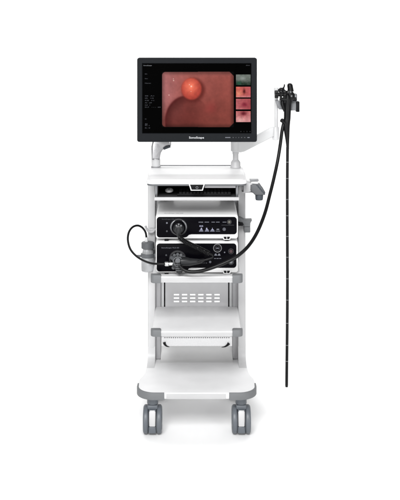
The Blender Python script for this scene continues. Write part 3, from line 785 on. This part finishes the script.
# plug at the light source end
Yp = Yq
bm = bmesh.new(); c0 = P(177.8, 262.2, Yp)
lathe(bm, [(.0200, -.004), (.0215, -.010), (.0215, -.030), (.0240, -.033), (.0240, -.046), (.021, -.050), (.012, -.052)], c0, 'y', 32)
pl_ = finish('light_guide_plug', bm, M['plug'], en)
bm = bmesh.new(); tube(bm, [P(178.0, 262.5, Yp-.043), P(178.4, 267, Yp-.046), P(179.2, 271.0, Yp-.044), P(180.4, 273.2, Yp-.042)], [.017, .0165, .0145, .010], 18, flat=(1, .75))
grip = finish('plug_grip', bm, M['plug'], pl_)
for k in range(4):
    bm = bmesh.new(); tube(bm, [P(175.4+.1*k, 264.6+1.9*k, Yp-.056), P(178.4+.2*k, 265.0+1.9*k, Yp-.0605), P(181.4+.2*k, 264.6+1.9*k, Yp-.056)], .0016, 8); finish('grip_rib', bm, M['dgrey'], grip)
for k, (a, b) in enumerate(((171.5, 257.6), (173.2, 267.8), (184.0, 257.2))):
    bm = bmesh.new(); tube(bm, [P(a, b, Yp-.018), P(a+(177.6-a)*.5, b+(262-b)*.5, Yp-.040)], [.0085, .010], 14); finish('plug_port', bm, M['dgrey'], pl_)
bm = bmesh.new(); ringy(bm, 177.8, 261.6, Yp-.0535, 5.0, 1.1, .006); finish('plug_collar', bm, M['dgrey'], pl_)
bm = bmesh.new(); disc(bm, 177.8, 260.6, Yp-.054, 2.6, .006); finish('plug_cap', bm, M['dgrey'], pl_)
bm = bmesh.new(); q = [P(181, 261.4, Yp-.040), P(186, 261.4, Yp-.040), P(190, 261.9, Yp-.038), P(200, 261.3, Yp-.034), P(204.5, 259.8, Yp-.032)]
tube(bm, q, [.021, .0205, .018, .011, .0055], 18); finish('plug_boot', bm, M['plug'], pl_)
bm = bmesh.new(); tube(bm, [P(164.6, 263.8, Yp-.036), P(165.3, 263.8, Yp-.036), P(168.5, 263.8, Yp-.036), P(169, 263.8, Yp-.036), P(173, 263.6, Yp-.036)], [.0085, .0115, .0115, .0085, .008], 18)
finish('air_water_port', bm, M['chrome'], pl_)
bm = bmesh.new(); tube(bm, [P(183.4, 262.6, Yp-.055), P(186.6, 262.6, Yp-.055)], .0035, 12); finish('plug_pin', bm, M['chrome'], pl_)
for k in range(5):
    a_ = math.radians(35+k*28); cc = c0+Vector((math.cos(a_)*.032, -.012, math.sin(a_)*.032+.006))
    bm = bmesh.new(); lathe(bm, [(.0055, -.004), (.0075, -.002), (.0075, .010)], cc, 'y', 14); finish('plug_contact', bm, M['gmet'] if k in (1, 4) else M['dgrey'], pl_)

# ---------------------------------------------------------------- coiled video cable
vc = thing('video_cable', 'black coiled cable running diagonally from the upper device plug down to the lower plug', 'cable', tuple(P(178.6, 227.2, Yq)))
bm = bmesh.new(); c0 = P(178.6, 227.6, Yq)
lathe(bm, [(.0235, -.003), (.0245, -.008), (.0245, -.022), (.020, -.026), (.0185, -.040), (.014, -.043)], c0, 'y', 30)
hd = finish('plug', bm, M['plug'], vc)
for a, b in ((176.4, 225.8), (181.0, 225.8), (178.7, 224.3)):
    bm = bmesh.new(); disc(bm, a, b, Yq-.044, .8, .006, .0004, 14); finish('plug_screw', bm, M['gmet'], hd)
bm = bmesh.new(); q = cr([P(178.6, 228, Yq-.036), P(178.4, 231.5, Yq-.038), P(178.6, 235, Yq-.036), P(180.2, 238.6, Yq-.036)], 5)
tube(bm, q, [.0135*(1-.45*i/len(q)) for i in range(len(q))], 16); finish('plug_boot', bm, M['plug'], hd)
# coil axis path
ax = cr([P(179.3, 237.2, -.03), P(184.5, 241.3, -.035), P(193, 245.6, -.04), (202+0, 0, 0) and P(202.5, 250.2, -.042), P(209.5, 253.8, -.04)], 60)
ax = [Vector(a) for a in ax]
Ls = [0]
for a, b in zip(ax, ax[1:]): Ls.append(Ls[-1]+(b-a).length)
pitch = .0064; pts = []
for i in range(len(ax)-1):
    for k in range(3):
        t_ = k/3; p = ax[i].lerp(ax[i+1], t_); l = Ls[i]+(Ls[i+1]-Ls[i])*t_
        d = (ax[i+1]-ax[i]).normalized(); e1 = d.cross(Vector((0, 1, 0))).normalized(); e2 = d.cross(e1)
        th_ = 2*math.pi*l/pitch; pts.append(p+(e1*math.cos(th_)+e2*math.sin(th_))*.0088)
bm = bmesh.new(); tube(bm, pts, .0030, 8); finish('coil', bm, M['rubber'], vc)
bm = bmesh.new(); q = cr([P(208.5, 253.4, -.035), P(212.3, 255.2, -.035), P(212.5, 257.4, -.035), P(209, 258.8, -.034), P(204.5, 260.0, -.033), P(198, 261.4, -.030)], 6)
tube(bm, q, .0046, 12); finish('cable_tail', bm, M['rubber'], vc)

# ---------------------------------------------------------------- water bottle with hose
Yw = .29
bt = thing('water_bottle', 'translucent bottle with grey cap on the left column, black hose looping from its top', 'bottle', tuple(P(147.6, 271, Yw)))
us = 1/s_(Yw); cx_ = PX(147.8, Yw); 
def zz(py): return PZ(py, Yw)
prof = [(6.0, 270.9), (6.5, 270.3), (6.6, 264), (6.5, 256.5), (6.1, 254.0), (5.3, 251.0), (4.9, 249.6), (4.9, 248.2)]
bm = bmesh.new()
o = Vector((cx_, Yw, 0)); n = 36
lathe(bm, [(r*us, zz(y)) for r, y in prof]+[(r*us-.0016, zz(y)+(.002 if y > 270 else 0)) for r, y in prof[::-1]], (cx_, Yw, 0), 'z', n)
finish('bottle_body', bm, M['clear'], bt)
bm = bmesh.new(); lathe(bm, [(5.9*us, zz(270.3)), (6.15*us, zz(266)), (6.15*us, zz(264.4))], (cx_, Yw, 0), 'z', n); finish('water', bm, M['liquid'], bt)
bm = bmesh.new()
n = 72; rg = []
for r, y in ((5.9, 248.3), (6.3, 247.9), (6.3, 242.6), (5.7, 242.0), (2.2, 241.6)):
    rg.append([bm.verts.new((cx_+math.cos(2*math.pi*k/n)*r*us*(1+(.02 if k % 2 else 0)), Yw+math.sin(2*math.pi*k/n)*r*us*(1+(.02 if k % 2 else 0)), zz(y))) for k in range(n)])
for i in range(4):
    for k in range(n): bm.faces.new((rg[i][k], rg[i][(k+1) % n], rg[i+1][(k+1) % n], rg[i+1][k]))
bm.faces.new(rg[0]); bm.faces.new(rg[-1]); finish('cap', bm, M['dgrey'], bt)
bm = bmesh.new(); lathe(bm, [(6.75*us, zz(257.0)), (7.0*us, zz(256.6)), (7.0*us, zz(253.6)), (6.6*us, zz(253.2))], (cx_, Yw, 0), 'z', 36)
box(bm, cx_+5*us, PX(156.2, Yw), Yw-.012, Yw+.018, zz(256.6), zz(253.2), .002)
box(bm, PX(150.5, Yw), PX(154.5, Yw), Yw+.015, .357, zz(256.6), zz(253.4), .002)
box(bm, PX(136.0, Yw), cx_-5.5*us, Yw-.010, Yw+.006, zz(256.9), zz(254.9), .003)
finish('holder_band', bm, M['dgrey'], bt)
bm = bmesh.new(); lathe(bm, [(1.7*us, zz(241.8)), (1.9*us, zz(241)), (1.6*us, zz(239.2)), (1.4*us, zz(237.2))], (PX(146.4, Yw), Yw, 0), 'z', 20); finish('hose_fitting', bm, M['pale'], bt)
bm = bmesh.new()
q = cr([(146.4, 239.0, Yw), (146.3, 236.2, Yw), (145.2, 231.6, Yw), (142.0, 227.4, Yw-.005), (137.4, 225.5, Yw-.03), (132.2, 227.4, Yw-.06), (128.7, 232.8, Yw-.09), (127.9, 240.5, Yw-.12), (130.3, 249.0, Yw-.16), (135.8, 255.6, .09), (143.0, 260.3, .04), (151.0, 263.2, -.01), (158.5, 263.9, -.032), (165.2, 263.8, -.033)], 7)
tube(bm, [P(a, b, y) for a, b, y in q], .0052, 14); finish('hose', bm, M['rubber'], bt)

for o in bpy.data.objects:
    if '_o' in o: del o['_o']
